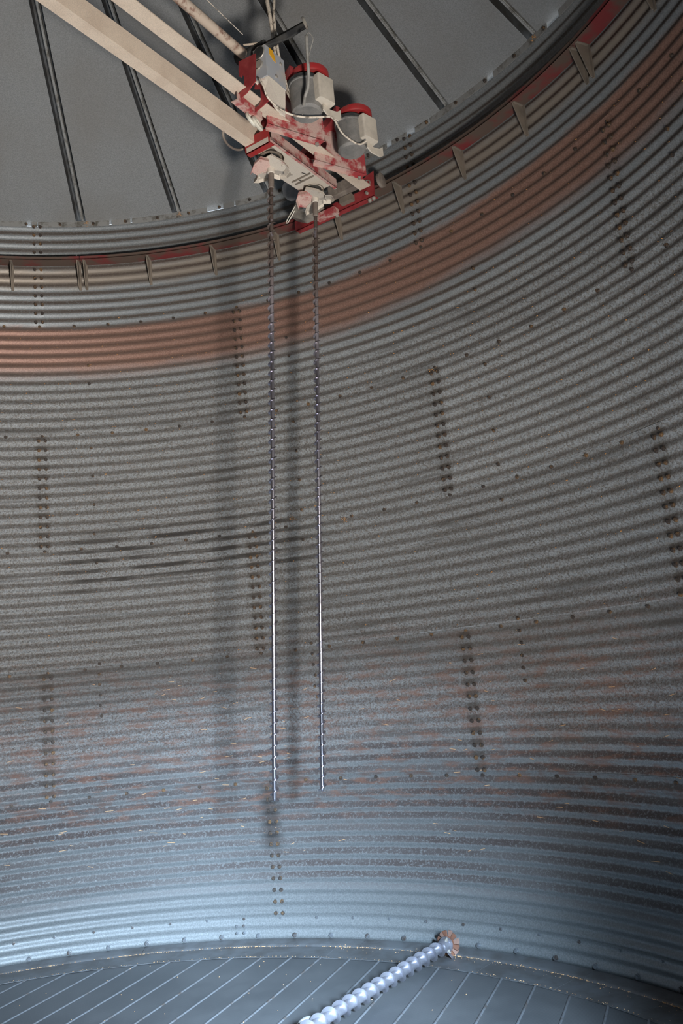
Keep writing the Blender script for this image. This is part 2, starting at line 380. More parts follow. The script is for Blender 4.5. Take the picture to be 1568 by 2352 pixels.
for s in range(-1, 4):
    base = J0 + s * 70.5
    for a in [base + 0.42] + [base + STEP * k for k in range(1, 8)] + [base + 70.5 - 0.42]:
        if not (-45 < a < 110): continue
        mb = MB(); t = polar(a + 90, 1, 0) * 0.0028
        pr = lambda r, z: polar(a, r, z) - t
        mb.plate([pr(R - EL + 0.012, ZL), pr(R - 0.006, ZL), pr(R - 0.006, ZL - 0.185), pr(R - 0.02, ZL - 0.185)], t * 2)
        w = polar(a + 90, 1, 0) * 0.007
        mb.box(polar(a, R - 0.0085, ZL - 0.095) + w, w * 1.2, polar(a, 0.003, 0), (0, 0, 0.10))
        mb.box(polar(a, R - EL / 2, ZL - 0.003) + w, w, polar(a, EL / 2 - 0.016, 0), (0, 0, 0.0025))
        mb.build('gusset', M_BRKT, ledge)

# ------------------------------------------------------------------ roof
ceiling = empty('ceiling'); tag(ceiling, kind='structure')
PITCHR = rad(31); ZE = Z1 + RINGH + 0.0; NR = 28; DA = 360.0 / NR; A0 = -7.4
def rpt(r, s, h=0.0):
    """point on the roof cone: radius r, sideways distance s (to the right seen from inside), height h along the outward normal"""
    z = ZE + (R - r) * math.tan(PITCHR)
    return V(s, r, z) + V(0, math.sin(PITCHR), math.cos(PITCHR)) * h
RO, RI = R + 0.018, 0.42
rs_ = [RO, 2.9, 2.4, 1.9, 1.4, 0.9, RI]
GW = 0.036
def panel_mesh():
    mb = MB(); vs = []; fs = []; n = 8
    rows = []
    for r in rs_:
        s0 = min(GW, r * rad(DA) * 0.3); a0 = math.degrees(s0 / r); a1 = DA - a0
        row = []
        for i in range(n + 1):
            a = a0 + (a1 - a0) * i / n; b = rpt(r, 0); row.append(polar(a, r, b.z))
        rows.append(row)
    for row in rows: vs += row
    for k in range(len(rows) - 1):
        for i in range(n): q = k * (n + 1) + i; fs.append((q, q + n + 1, q + n + 2, q + 1))
    mb.add(vs, fs)
    return mb.mesh('roof_panel')
def rib_mesh():
    mb = MB(); prof = [(-GW, 0.0), (-GW + 0.006, 0.062), (GW - 0.012, 0.062), (GW, 0.0)]
    rows = []
    for r in rs_:
        k = min(1.0, r * rad(DA) * 0.3 / GW); rows.append([rpt(r, s * k, h) for s, h in prof])
    vs = [q for row in rows for q in row]; fs = []
    for k in range(len(rows) - 1):
        for i in range(3): q = k * 4 + i; fs.append((q, q + 1, q + 5, q + 4))
    mb.add(vs, fs); return mb.mesh('roof_rib')
def lip_mesh():
    mb = MB()
    for s0, s1, h0, h1 in ((0.004, 0.016, 0.004, 0.012), (-0.006, 0.000, 0.028, 0.06), (0.016, 0.019, 0.012, 0.058)):
        a = [rpt(R - 0.01, s0, h0), rpt(R - 0.01, s1, h0), rpt(R - 0.01, s1, h1), rpt(R - 0.01, s0, h1)]
        b = [rpt(0.6, s0 * .6, h0), rpt(0.6, s1 * .6, h0), rpt(0.6, s1 * .6, h1), rpt(0.6, s0 * .6, h1)]
        mb.rings([a, b])
    return mb.mesh('rib_lip')
PANEL, RIB, LIP = panel_mesh(), rib_mesh(), lip_mesh()
for i in range(NR):
    a = A0 + DA * i
    o = link('roof_panel', PANEL, M_ROOF, ceiling); o.rotation_euler = (0, 0, -rad(a))
    o2 = link('roof_rib', RIB, M_RIB, ceiling); o2.rotation_euler = (0, 0, -rad(a))
    b = link('rib_lip', LIP, M_LIP, None); b.parent = o2
mb = MB(); zc = rpt(RI, 0).z
mb.lathe((0, 0, 0), (0, 0, 1), [(zc - 0.01, RI + 0.03), (zc + 0.14, RI + 0.03), (zc + 0.25, 0.0)], 32); mb.build('roof_cap', M_ROOF, ceiling)
# eave angle closing wall to roof, open over short slivers where daylight leaks in
LEAKS = [(-14.3, -13.7), (-13.0, -12.9), (-3.7, -3.4), (-0.9, -0.65), (9.6, 11.9), (13.4, 13.6), (35.5, 36.2), (38.4, 39.6), (41.6, 41.75), (50.2, 51.1), (58.9, 60.6)]
mb = MB(); cur = -180.0
for lo, hi in LEAKS + [(180.0, 180.0)]:
    n = max(1, int((lo - cur) / 3)); arcplate(mb, cur, lo, R - 0.010, R - 0.006, ZE - 0.036, ZE + 0.011, n); cur = hi
mb.build('eave_angle', M_LIP, ceiling)
mb = MB()
for k in range(84):
    a = A0 + k * 360.0 / 84 + 1.6; p = polar(a, R - 0.011, ZE - 0.014); bolt(mb, p, (-p.x, -p.y, 0), 0.009, 0.010)
mb.build('bolts', M_BOLT, ceiling, False, None, True)

# ------------------------------------------------------------------ floor
floor = empty('floor'); tag(floor, kind='structure')
TH = rad(20.43); PD = V(math.sin(TH), math.cos(TH), 0); PN = V(math.cos(TH), -math.sin(TH), 0)
RP = 2.895; PW = 0.182; OFF = -0.048
mb = MB(); mb.lathe((0, 0, 0), (0, 0, 1), [(-0.06, R + 0.02), (-0.012, R + 0.02)], 64); mb.build('floor_support', M_DARK, floor)
k0 = int(math.ceil((-RP - OFF) / PW)); k1 = int(math.floor((RP - OFF) / PW))
for k in range(k0 - 1, k1 + 1):
    n0, n1 = OFF + k * PW, OFF + (k + 1) * PW
    a, b = max(n0, -RP + 0.002), min(n1, RP - 0.002)
    if b - a < 0.01: continue
    N = 7; top = []; bot = []
    for i in range(N):
        s = a + 0.0012 + (b - a - 0.0024) * i / (N - 1); h = math.sqrt(max(0, RP * RP - s * s)); top.append(PN * s + PD * h); bot.append(PN * s - PD * h)
    mb = MB(); mb.plate(list(reversed(top + bot[::-1])), (0, 0, -0.010)); plank = mb.build('floor_plank', M_FLOOR, floor)
    s = b - 0.004; h = math.sqrt(max(0.0, RP * RP - s * s)) - 0.004
    if h > 0.1 and n1 < RP:
        mb = MB()
        prof = [(-0.0075, -0.004), (-0.0045, 0.0042), (0.0005, 0.0055), (0.0042, 0.0042), (0.006, -0.004)]
        mb.rings([[PN * (s + x) + PD * t + V(0, 0, zz) for x, zz in prof] for t in (-h, h)])
        q = mb.build('plank_seam', M_SEAM, None); q.parent = plank
# flashing round the edge: flat sheets, then the sloping angle against the wall
for i in range(78):
    a0 = i * 360 / 78.0 + 1.3; a1 = a0 + 360 / 78.0
    mb = MB(); arcplate(mb, a0 + 0.03, a1 + 0.16, RP - 0.012, 3.082, 0.0015 + 0.0012 * (i % 2), 0.0040 + 0.0012 * (i % 2), 5)
    mb.build('flashing_sheet', M_FLASH, floor)
for i in range(14):
    a0 = i * 360 / 14.0 - 3; a1 = a0 + 360 / 14.0
    mb = MB(); rs = []
    for j in range(13):
        a = a0 + (a1 - a0 - 0.05) * j / 12
        rs.append([polar(a, r, z) for r, z in ((3.070, 0.004), (3.076, 0.012), (3.088, 0.016), (R - 0.012, 0.022), (R - 0.012, 0.012), (3.088, 0.006))])
    mb.rings(rs); mb.build('base_angle', M_FLASH, floor, True)

# ------------------------------------------------------------------ stirring machine: own frame (u outward, v right, w up)
AZ = rad(32.4); AU = V(math.sin(AZ), math.cos(AZ), 0); AV = V(math.cos(AZ), -math.sin(AZ), 0); AW = V(0, 0, 1)
def L(u, v, w): return AU * u + AV * v + V(0, 0, 4.58 + w)
def D(u, v, w): return AU * u + AV * v + AW * w
def lbox(mb, u0, u1, v0, v1, w0, w1): mb.box(L((u0 + u1) / 2, (v0 + v1) / 2, (w0 + w1) / 2), AU * ((u1 - u0) / 2), AV * ((v1 - v0) / 2), AW * ((w1 - w0) / 2))

bridge = empty('stirring_bridge', L(3.0, 0, 0), 'tan dusted double beam running from bin centre to the red truck on the ledge', 'bridge')
mb = MB(); lbox(mb, -0.25, 2.72, -0.161, -0.095, 0.0, 0.115); mb.build('box_beam', M_BEAM, bridge)
mb = MB(); lbox(mb, -0.25, 2.90, 0.085, 0.165, 0.0, 0.006); lbox(mb, -0.25, 2.90, 0.088, 0.094, 0.0, 0.075); mb.build('angle_beam', M_BEAM, bridge)
mb = MB(); lbox(mb, -0.30, -0.25, -0.20, 0.20, -0.02, 0.13); lbox(mb, -0.1, 0.1, -0.17, 0.17, 0.117, 0.137)
mb.lathe(L(0, 0, 0.12), (0, 0, 1), [(0, 0.045), (2.12, 0.045)], 20); mb.build('pivot_post', M_PIPE, bridge)
# truck: channel along the ledge, upright plate, rollers, grimy tie bar, drive motor and gearbox
UT = 2.985
mb = MB(); lbox(mb, UT, UT + 0.006, -0.50, 0.135, -0.015, 0.055); lbox(mb, UT, UT + 0.05, -0.50, 0.135, -0.015, -0.009); mb.build('truck_channel', M_RED, bridge)
mb = MB(); mb.plate([L(UT - 0.004, 0.052, 0.005), L(UT - 0.004, 0.140, -0.012), L(UT - 0.004, 0.150, 0.150), L(UT - 0.004, 0.035, 0.120)], AU * 0.006); tp = mb.build('truck_plate', M_RED, bridge)
mb = MB(); mb.torus(L(UT - 0.006, 0.098, 0.082), AU, 0.021, 0.004, 20, 6); q = mb.build('bearing_ring', M_STEEL, None); q.parent = tp
mb = MB(); mb.lathe(L(UT - 0.02, 0.09, 0.015), AU, [(0, 0.009), (0.02, 0.011)], 8); q = mb.build('bolt', M_STEEL, None); q.parent = tp
mb = MB(); mb.lathe(L(UT + 0.03, 0.165, 0.085), AV, [(0, 0.030), (0.006, 0.047), (0.026, 0.047), (0.032, 0.030)], 24); mb.build('truck_roller', M_BROWN, bridge, True)
mb = MB(); mb.lathe(L(UT + 0.03, -0.46, 0.085), AV, [(0, 0.030), (0.006, 0.047), (0.026, 0.047), (0.032, 0.030)], 24); mb.build('truck_roller', M_BROWN, bridge, True)
mb = MB(); lbox(mb, 2.90, 2.906, -0.155, 0.075, 0.055, 0.125); lbox(mb, 2.90, 2.95, -0.155, 0.075, 0.050, 0.056); tb = mb.build('tie_bar', M_BROWN, bridge)
mb = MB(); mb.torus(L(2.897, -0.098, 0.098), AU, 0.012, 0.0035, 16, 6); q = mb.build('hole_rim', M_STEEL, None); q.parent = tb
mb = MB(); lbox(mb, 2.945, 2.985, -0.105, -0.01, 0.005, 0.045); mb.build('spacer_block', M_BRKT, bridge)
mb = MB()
for vv, ww in ((-0.17, -0.022), (0.09, -0.022), (0.12, -0.02)): mb.lathe(L(UT + 0.02, vv, ww - 0.014), AW, [(0, 0.009), (0.010, 0.013), (0.022, 0.013)], 8)
mb.build('truck_bolts', M_STEEL, bridge, False, None, True)
ax = D(-0.70, -0.35, -0.50).normalized()
mb = MB(); mb.lathe(L(2.845, -0.425, 0.185) - ax * 0.12, ax, [(0, 0.055), (0.01, 0.066), (0.115, 0.066), (0.128, 0.060), (0.131, 0.03)], 28); dm = mb.build('drive_motor', M_CAP, bridge, True, 'black round drive motor end')
mb = MB(); mb.torus(L(2.845, -0.425, 0.185) + ax * 0.006, ax, 0.052, 0.002, 26, 5); q = mb.build('cap_rim', M_STEEL, None); q.parent = dm
mb = MB(); mb.plate([L(2.88, -0.44, 0.075), L(2.88, -0.46, 0.03), L(2.88, -0.385, -0.015), L(2.88, -0.30, -0.01), L(2.88, -0.235, 0.035), L(2.88, -0.26, 0.10), L(2.88, -0.40, 0.115)], AU * 0.085)
mb.lathe(L(2.87, -0.345, 0.055), AU, [(-0.012, 0.028), (0.02, 0.045)], 16); gb = mb.build('gearbox', M_STEEL, bridge)
mb = MB(); mb.tube(smoothpath([L(2.87, -0.40, 0.085), L(2.87, -0.445, 0.045), L(2.87, -0.487, 0.00), L(2.87, -0.480, -0.012), L(2.87, -0.45, 0.012), L(2.87, -0.415, 0.05)], 6), 0.0035, 6); q = mb.build('release_loop', M_WHITE, None); q.parent = gb
mb = MB(); lbox(mb, 2.93, 2.99, -0.30, -0.14, -0.03, 0.0); mb.build('drive_mount', M_REDDY, bridge)

carriage = empty('stirring_carriage', L(2.35, 0, 0), 'red and cream dusted carriage with two motors hung on the double beam', 'machine')
# lower frame: plate with a bearing cut-out, lip, and red end channel
zf = -0.018
out = [(2.665, -0.185), (2.70, -0.06), (2.70, -0.004), (2.10, -0.004), (2.10, -0.035)]
cut = [(2.235 + 0.088 * math.cos(t), -0.118 + 0.088 * math.sin(t)) for t in [rad(x) for x in (105, 80, 55, 30, 5, -20, -45)]]
pts = out + cut + [(2.31, -0.195)]
mb = MB(); mb.plate([L(u, v, zf) for u, v in pts], AW * 0.006); fr = mb.build('frame_plate', M_CREAM, carriage)
mb = MB()
for uu, vv in ((2.42, -0.13), (2.47, -0.06), (2.52, -0.12)): mb.plate([L(uu, vv, zf - 0.002), L(uu + 0.03, vv + 0.012, zf - 0.002), L(uu + 0.03, vv + 0.018, zf - 0.002), L(uu, vv + 0.006, zf - 0.002)], AW * 0.002)
q = mb.build('slots', M_DARK, None, False, None, True); q.parent = fr
mb = MB()
for uu in (2.50, 2.535): lbox(mb, uu, uu + 0.010, -0.16, -0.02, zf - 0.006, zf)
q = mb.build('press_ribs', M_BRKT, None, False, None, True); q.parent = fr
mb = MB(); lbox(mb, 2.09, 2.735, -0.004, 0.018, zf - 0.010, zf + 0.008); mb.plate([L(2.09, 0.018, zf - 0.01), L(2.735, 0.018, zf - 0.01), L(2.735, 0.018, zf + 0.05), L(2.09, 0.018, zf + 0.06)], AV * -0.004); mb.build('frame_rail', M_REDDY, carriage)
mb = MB(); lbox(mb, 2.075, 2.082, -0.165, 0.010, -0.045, 0.045); lbox(mb, 2.075, 2.12, -0.165, 0.010, -0.045, -0.040); ec = mb.build('end_channel', M_BRED, carriage)
mb = MB(); lbox(mb, 2.0745, 2.0755, -0.155, 0.004, -0.042, -0.012); q = mb.build('dust_edge', M_CREAM, None); q.parent = ec
for uc in (2.238, 2.664):
    mb = MB(); mb.lathe(L(uc, -0.112, -0.066), AW, [(0, 0.030), (0.004, 0.050), (0.052, 0.050), (0.058, 0.06), (0.066, 0.06)], 24); bh = mb.build('bearing_housing', M_DARK, carriage, True)
    mb = MB(); mb.torus(L(uc, -0.112, -0.012), AW, 0.062, 0.007, 28, 6); q = mb.build('bearing_flange', M_BRKT, None, True); q.parent = bh
# motor units: plate with beam cut-out, flange, motor, junction box, pulley guard
p_ = D(0.918, 0.395, 0); q_ = D(-0.395, 0.918, 0)
for n, u0 in enumerate((2.030, 2.467)):
    M = L(u0, 0.31, 0)
    c = M - q_ * 0.150                                  # a point on the mount plate
    def wp(a, w): return c + p_ * a + AW * w
    # web outline in (a, w): half-round notch at the inner end lets the angle beam through
    notch = [(-0.155 + 0.088 * math.sin(t), 0.083 + 0.078 * math.cos(t)) for t in [rad(x) for x in (0, 30, 60, 90, 120, 150, 180)]]
    web = [(-0.162, -0.052), (0.200, -0.052), (0.200, 0.105), (0.12, 0.20), (-0.155, 0.20)] + notch + [(-0.162, 0.005)]
    mb = MB(); mb.plate([wp(a, w) for a, w in web], q_ * -0.006); mw = mb.build('motor_web', M_REDDY, carriage)
    mb = MB(); mb.plate([wp(-0.165, -0.053), wp(0.203, -0.053), wp(0.19, -0.053) - q_ * 0.034, wp(-0.155, -0.053) - q_ * 0.040], AW * 0.006)
    mb.plate([wp(-0.155, -0.053) - q_ * 0.040, wp(0.19, -0.053) - q_ * 0.034, wp(0.19, -0.068) - q_ * 0.034, wp(-0.155, -0.066) - q_ * 0.040], q_ * 0.004)
    mf = mb.build('motor_flange', M_REDDY, carriage)
    mb = MB(); mb.lathe(wp(0.165, -0.06) - q_ * 0.028, AW * -1, [(0, 0.012), (0.008, 0.012), (0.008, 0.007), (0.016, 0.007)], 8); q = mb.build('bolt', M_STEEL, None); q.parent = mf
    mb = MB(); mb.lathe(M + AW * -0.050, AW, [(0.0, 0.03), (0.0, 0.070), (0.012, 0.082), (0.030, 0.083), (0.165, 0.083), (0.167, 0.088), (0.190, 0.088), (0.193, 0.07)], 36); mo = mb.build('motor', M_MOTOR, carriage, True)
    mb = MB(); mb.lathe(M + AW * 0.118, AW, [(0, 0.087), (0.024, 0.091), (0.028, 0.07)], 36); q = mb.build('end_bell', M_DARK, None, True); q.parent = mo
    # junction box on the side of the motor
    bx = D(-0.22, 0.976, 0); by = D(-0.976, -0.22, 0)
    prof = []
    for t0, cx, cy in ((0, 1, 1), (90, -1, 1), (180, -1, -1), (270, 1, -1)):
        for t in (0, 30, 60, 90):
            prof.append((cx * 0.044 + 0.012 * math.cos(rad(t0 + t)), cy * 0.034 + 0.012 * math.sin(rad(t0 + t))))
    cc = M + bx * 0.078 - by * 0.045
    mb = MB(); mb.rings([[cc + by * x + bx * y + AW * w for x, y in prof] for w in (-0.012, 0.130)]); q = mb.build('junction_box', M_MBOX, None, 'all' if 0 else True); q.parent = mo
    mb = MB(); b0 = M + AW * -0.042 + D(0.085, 0.045, 0) - bx * 0.055
    arc = [(0.085 * math.cos(rad(t)), 0.03 - 0.0 + 0.05 * math.sin(rad(t))) for t in (200, 225, 250, 270, 290, 315, 340)]
    mb.plate([b0 + bx * 0.108 + by * x + AW * w for x, w in ((-0.078, 0.045), (-0.05, 0.022), (0.0, 0.012), (0.05, 0.030), (0.052, -0.005), (0.02, -0.028), (-0.055, -0.028), (-0.078, -0.012))], bx * 0.008); q = mb.build('motor_foot', M_MBOX, None); q.parent = mo
    mb = MB(); mb.lathe(M + AW * 0.165 + D(0.03, 0.02, 0), AW, [(0, 0.060), (0, 0.098), (0.008, 0.103), (0.034, 0.103), (0.040, 0.094), (0.042, 0.03)], 36); mb.build('pulley_guard', M_BRED, carriage, True)
    mb = MB(); mb.plate([M + AW * 0.175 + p_ * -0.085, M + AW * 0.175 + p_ * 0.085, M + AW * 0.175 + p_ * 0.06 - q_ * 0.46, M + AW * 0.175 - p_ * 0.06 - q_ * 0.46], AW * 0.05); mb.build('belt_guard', M_RED, carriage)
    mb = MB(); H = L((2.238, 2.664)[n], -0.112, 0.10); mb.lathe(H - AW * 0.10, AW, [(0, 0.028), (0.30, 0.028)], 16); mb.build('drive_shaft', M_BROWN, carriage)
# hanger plates with C cut-outs, hooked under the angle beam
for u, pts in ((1.70, [(0.086, 0.231), (0.199, 0.219), (0.185, 0.067), (0.121, 0.029), (0.060, 0.016), (0.052, 0.048), (0.069, 0.048), (0.103, 0.064), (0.114, 0.098), (0.113, 0.128), (0.101, 0.148), (0.096, 0.133), (0.078, 0.149), (0.085, 0.157), (0.081, 0.175)]),
               (1.82, [(0.092, 0.169), (0.112, 0.168), (0.143, 0.132), (0.149, 0.106), (0.172, 0.029), (0.076, 0.006), (0.076, 0.028), (0.108, 0.034), (0.121, 0.054), (0.122, 0.098), (0.121, 0.121), (0.083, 0.140)])):
    mb = MB(); mb.plate([L(u, v + 0.045, w - 0.061) for v, w in pts], AU * 0.006); mb.build('hanger_plate', M_RED, carriage)
mb = MB(); mb.plate([L(1.675, 0.083, -0.062), L(1.678, 0.118, -0.062), L(1.886, 0.112, -0.062), L(1.910, 0.079, -0.062)], AW * 0.006)
mb.plate([L(1.678, 0.118, -0.062), L(1.886, 0.112, -0.062), L(1.886, 0.113, -0.02), L(1.678, 0.119, -0.02)], AV * 0.005); mb.build('hanger_foot', M_REDDY, carriage)
mb = MB(); mb.torus(L(1.848, 0.108, -0.102), D(0.15, 0.92, 0.35), 0.034, 0.011, 28, 8); mb.torus(L(1.815, 0.095, -0.090), D(0.15, 0.92, 0.35), 0.034, 0.010, 28, 8); mb.build('guide_ring', M_WHITE, carriage, True)
# control box
mb = MB(); lbox(mb, 1.802, 1.965, 0.152, 0.233, 0.10, 0.285); cb = mb.build('control_box', M_CTRL, carriage, False, 'grey sheet metal control box')
mb = MB(); mb.lathe(L(1.7995, 0.192, 0.252), AU * -1, [(0.002, 0.030), (0.003, 0.034), (0.004, 0.030)], 24); q = mb.build('knockout', M_DARK, None); q.parent = cb
mb = MB(); mb.torus(L(1.80, 0.192, 0.252), AU, 0.034, 0.004, 24, 6); q = mb.build('knockout_rim', M_STEEL, None, True); q.parent = cb
mb = MB(); mb.lathe(L(1.80, 0.192, 0.180), AU * -1, [(0, 0.022), (0.01, 0.022)], 16); mb.torus(L(1.797, 0.178, 0.18), AU, 0.022, 0.005, 16, 6); q = mb.build('cable_clamp', M_STEEL, None, True); q.parent = cb
mb = MB()
for uu, ww in ((1.88, 0.135), (1.93, 0.24)): mb.lathe(L(uu, 0.232, ww), AV, [(0, 0.009), (0.008, 0.008)], 10)
q = mb.build('screws', M_STEEL, None, False, None, True); q.parent = cb
mb = MB(); mb.plate([L(1.835, 0.2335, 0.285), L(1.865, 0.2335, 0.285), L(1.885, 0.2335, 0.25), L(1.885, 0.2335, 0.222), L(1.865, 0.2335, 0.228), L(1.835, 0.2335, 0.245)], AV * 0.001); q = mb.build('warning_sticker', M_YEL, None, False, 'torn yellow sticker'); q.parent = cb
mb = MB(); mb.plate([L(1.80, 0.150, 0.097), L(1.81, 0.235, 0.097), L(1.957, 0.232, 0.10), L(2.00, 0.186, -0.02), L(1.977, 0.161, 0.0), L(1.943, 0.155, 0.03), L(1.88, 0.15, 0.075)], AW * 0.004); mb.build('box_shelf', M_CREAM, carriage)
# arm over the control box: flat bar, channel arm, end ring
mb = MB(); mb.plate([L(1.79, 0.10, 0.345), L(1.80, 0.096, 0.345), L(1.885, 0.236, 0.345), L(1.875, 0.240, 0.345)], AW * 0.004); mb.build('flat_bar', M_BEAM, carriage)
mb = MB(); a, b = L(1.84, 0.19, 0.30), L(1.905, 0.430, 0.352); d = (b - a); nx = d.cross(AW).normalized(); up = nx.cross(d).normalized()
mb.plate([a + nx * 0.022, a - nx * 0.022, b - nx * 0.022, b + nx * 0.022], up * 0.004); mb.plate([a - nx * 0.022, b - nx * 0.022, b - nx * 0.022 + up * 0.05, a - nx * 0.022 + up * 0.05], nx * 0.004)
mb.tube(smoothpath([L(1.80, 0.19, 0.285), L(1.85, 0.24, 0.31), L(1.90, 0.33, 0.335), L(1.91, 0.425, 0.35)], 6), 0.007, 8); ar = mb.build('cable_arm', M_DARK, carriage)
mb = MB(); mb.torus(b + d.normalized() * 0.004 + up * 0.015, d, 0.028, 0.006, 20, 6); q = mb.build('arm_ring', M_STEEL, None, True); q.parent = ar
mb = MB(); mb.lathe(L(1.845, 0.07, 0.33), D(0.1, 1, 0.0), [(-0.06, 0.02), (-0.06, 0.03), (0.13, 0.03), (0.13, 0.02)], 16); mb.build('pulley_cover', M_DARK, carriage)

# paddles under the bearing housings: folded plates round the auger head
def paddle(uc, vc, rot, label):
    t = empty('paddle_wheel', L(uc, vc, -0.075), label, 'paddle', 'folded paddle wheels on top of the stirring augers')
    hub = MB(); hub.lathe(L(uc, vc, -0.112), AW, [(0, 0.018), (0.004, 0.022), (0.044, 0.022), (0.048, 0.016)], 16); hub.build('hub', M_CREAM, t, True)
    for k in range(4):
        a = rot + 90 * k; d = D(math.cos(rad(a)), math.sin(rad(a)), 0); e = D(-math.sin(rad(a)), math.cos(rad(a)), 0); c0 = L(uc, vc, -0.083); tl = 0.42 if k % 2 else -0.34
        def pt(x, y, h=0.0): return c0 + d * x + e * y + AW * (y * tl + h)
        mb = MB(); mb.plate([pt(0.014, -0.02), pt(0.05, -0.058), pt(0.098, -0.055), pt(0.112, -0.012), pt(0.100, 0.052), pt(0.055, 0.062), pt(0.014, 0.025)], AW * 0.0035)
        mb.plate([pt(0.05, -0.058), pt(0.098, -0.055), pt(0.100, -0.064, -0.026), pt(0.05, -0.068, -0.026)], e * 0.003)
        mb.plate([pt(0.098, -0.055), pt(0.112, -0.012), pt(0.118, -0.012, -0.02), pt(0.103, -0.058, -0.02)], d * 0.003)
        mb.plate([pt(0.112, -0.012), pt(0.100, 0.052), pt(0.105, 0.055, -0.016), pt(0.118, -0.012, -0.018)], d * 0.003)
        mb.lathe(pt(0.082, -0.03, -0.006), AW, [(0, 0.006), (0.006, 0.007)], 8)
        mb.build('paddle', M_CREAM if k != 2 else M_REDDY, t)
    return t
paddle(2.238, -0.116, 20, 'cream and red paddle wheel at top of the left hanging auger')
paddle(2.664, -0.106, 55, 'cream and red paddle wheel at top of the right hanging auger, by the truck')

# ------------------------------------------------------------------ the two hanging augers
def screw(mb_s, mb_f, T, B, r0, r1, pitch, start=0.0, thick=0.0022, hand=1, spt=18):
    T, B = Vector(T), Vector(B); a = (B - T).normalized(); ln = (B - T).length; x = a.orthogonal().normalized(); y = a.cross(x)
    mb_s.lathe(T, a, [(0, r0), (ln - 0.012, r0), (ln, r0 * 0.45)], 14)
    n = int((ln - start) / pitch * spt); rows = []
    for i in range(n + 1):
        h = start + (ln - start) * i / n; t = hand * 2 * PI * (h - start) / pitch; d = x * math.cos(t) + y * math.sin(t)
        c = T + a * h; rows.append([c + d * (r0 - 0.001) - a * thick, c + d * r1 - a * thick * 0.5, c + d * r1 + a * thick * 0.5, c + d * (r0 - 0.001) + a * thick])
    mb_f.rings(rows)
for T, B, st, lab in (((1.1023, 1.9535, 4.48), (0.8603, 1.93, 0.984), 0.12, 'left of the two hanging stirring augers, its tip slightly lower'),
                      ((1.3379, 2.3061, 4.48), (1.0795, 2.2951, 0.966), 0.22, 'right of the two hanging stirring augers, below the red truck')):
    t = empty('stirring_auger', T, lab, 'auger', 'steel augers hanging from the carriage')
    ms, mf = MB(), MB(); screw(ms, mf, T, B, 0.0115, 0.0236, 0.0558, st, 0.0018, 1)
    ms.build('shaft', M_AUGER, t, True); mf.build('flighting', M_AUGER, t, True)
    mb = MB(); a = (Vector(B) - Vector(T)).normalized(); mb.lathe(T, a, [(-0.01, 0.013), (0.0, 0.0165), (0.10, 0.0165), (0.105, 0.0115)], 16); mb.build('coupling', M_BROWN, t, True)

# ------------------------------------------------------------------ pipe, wire and cables up by the roof
mb = MB(); mb.tube([L(0.05, 0.115, 0.30), L(1.30, 0.098, 0.30), L(1.80, 0.088, 0.30)], 0.027, 14); t = mb.build('torque_pipe', M_PIPE, None, True)
tag(t, 'rusty dust covered round pipe running above the beams into the carriage', 'pipe')
mb = MB(); mb.tube([L(1.38, 0.13, 0.40), L(1.76, 0.125, 0.375)], 0.0022, 5); mb.tube([L(0.0, 0.14, 0.50), L(1.38, 0.13, 0.40)], 0.0022, 5); tag(mb.build('guy_wire', M_CABLE), 'thin pale wire stretched beside the rusty pipe', 'wire')
def cable(name, pts, r, mat, label, n=10):
    mb = MB(); mb.tube(smoothpath([L(*q) for q in pts], 8), r, n); o = mb.build(name, mat, None, 'all'); tag(o, label, 'cable'); return o
cable('power_cable', [(1.890, 0.185, 1.18), (1.905, 0.183, 0.95), (1.920, 0.180, 0.78), (1.918, 0.189, 0.66), (1.924, 0.199, 0.52), (1.950, 0.192, 0.38), (1.977, 0.195, 0.26), (1.990, 0.215, 0.14), (2.000, 0.245, 0.05), (2.000, 0.273, -0.01), (2.010, 0.300, -0.045)], 0.0105, M_CABLE, 'thick dusty cable dropping from the roof to the nearer motor')
cable('power_cable', [(1.960, 0.250, 1.135), (1.952, 0.235, 0.95), (1.956, 0.220, 0.78), (1.943, 0.219, 0.66), (1.925, 0.221, 0.53), (1.940, 0.216, 0.37), (1.962, 0.218, 0.25), (1.986, 0.232, 0.13), (1.983, 0.262, 0.03), (2.000, 0.290, -0.04)], 0.0075, M_CABLE, 'thinner dusty cable running down beside the thick one')
cable('motor_cable', [(1.823, 0.486, 0.21), (1.856, 0.459, 0.12), (1.896, 0.430, 0.06), (1.918, 0.405, 0.01), (1.923, 0.378, -0.03), (1.950, 0.345, -0.052)], 0.0085, M_CABLEG, 'grey cable hanging in front of the nearer motor', 10)
cable('motor_cable', [(1.823, 0.488, 0.215), (1.832, 0.494, 0.226), (1.846, 0.499, 0.22), (1.857, 0.502, 0.20), (1.864, 0.481, 0.17), (1.868, 0.455, 0.12)], 0.003, M_CABLEG, 'thin loop of grey wire above the nearer motor', 6)
cable('motor_cable', [(1.800, 0.180, 0.101), (1.772, 0.205, 0.07), (1.780, 0.222, 0.02), (1.807, 0.219, -0.02), (1.867, 0.229, -0.05), (1.926, 0.268, -0.08), (1.988, 0.321, -0.09), (2.042, 0.382, -0.09), (2.082, 0.412, -0.08), (2.138, 0.411, -0.07), (2.255, 0.380, -0.07), (2.349, 0.385, -0.075), (2.409, 0.400, -0.07), (2.446, 0.424, -0.04)], 0.0055, M_CABLE, 'pale cable sagging from the control box past both motors', 8)
cable('hose_loop', [(1.883, -0.150, 0.02), (1.890, -0.165, -0.004), (1.913, -0.182, -0.02), (1.973, -0.203, -0.02), (2.052, -0.219, 0.00), (2.101, -0.207, 0.02), (2.119, -0.170, 0.04)], 0.007, M_BROWN, 'brown hose looping under the end of the box beam', 8)

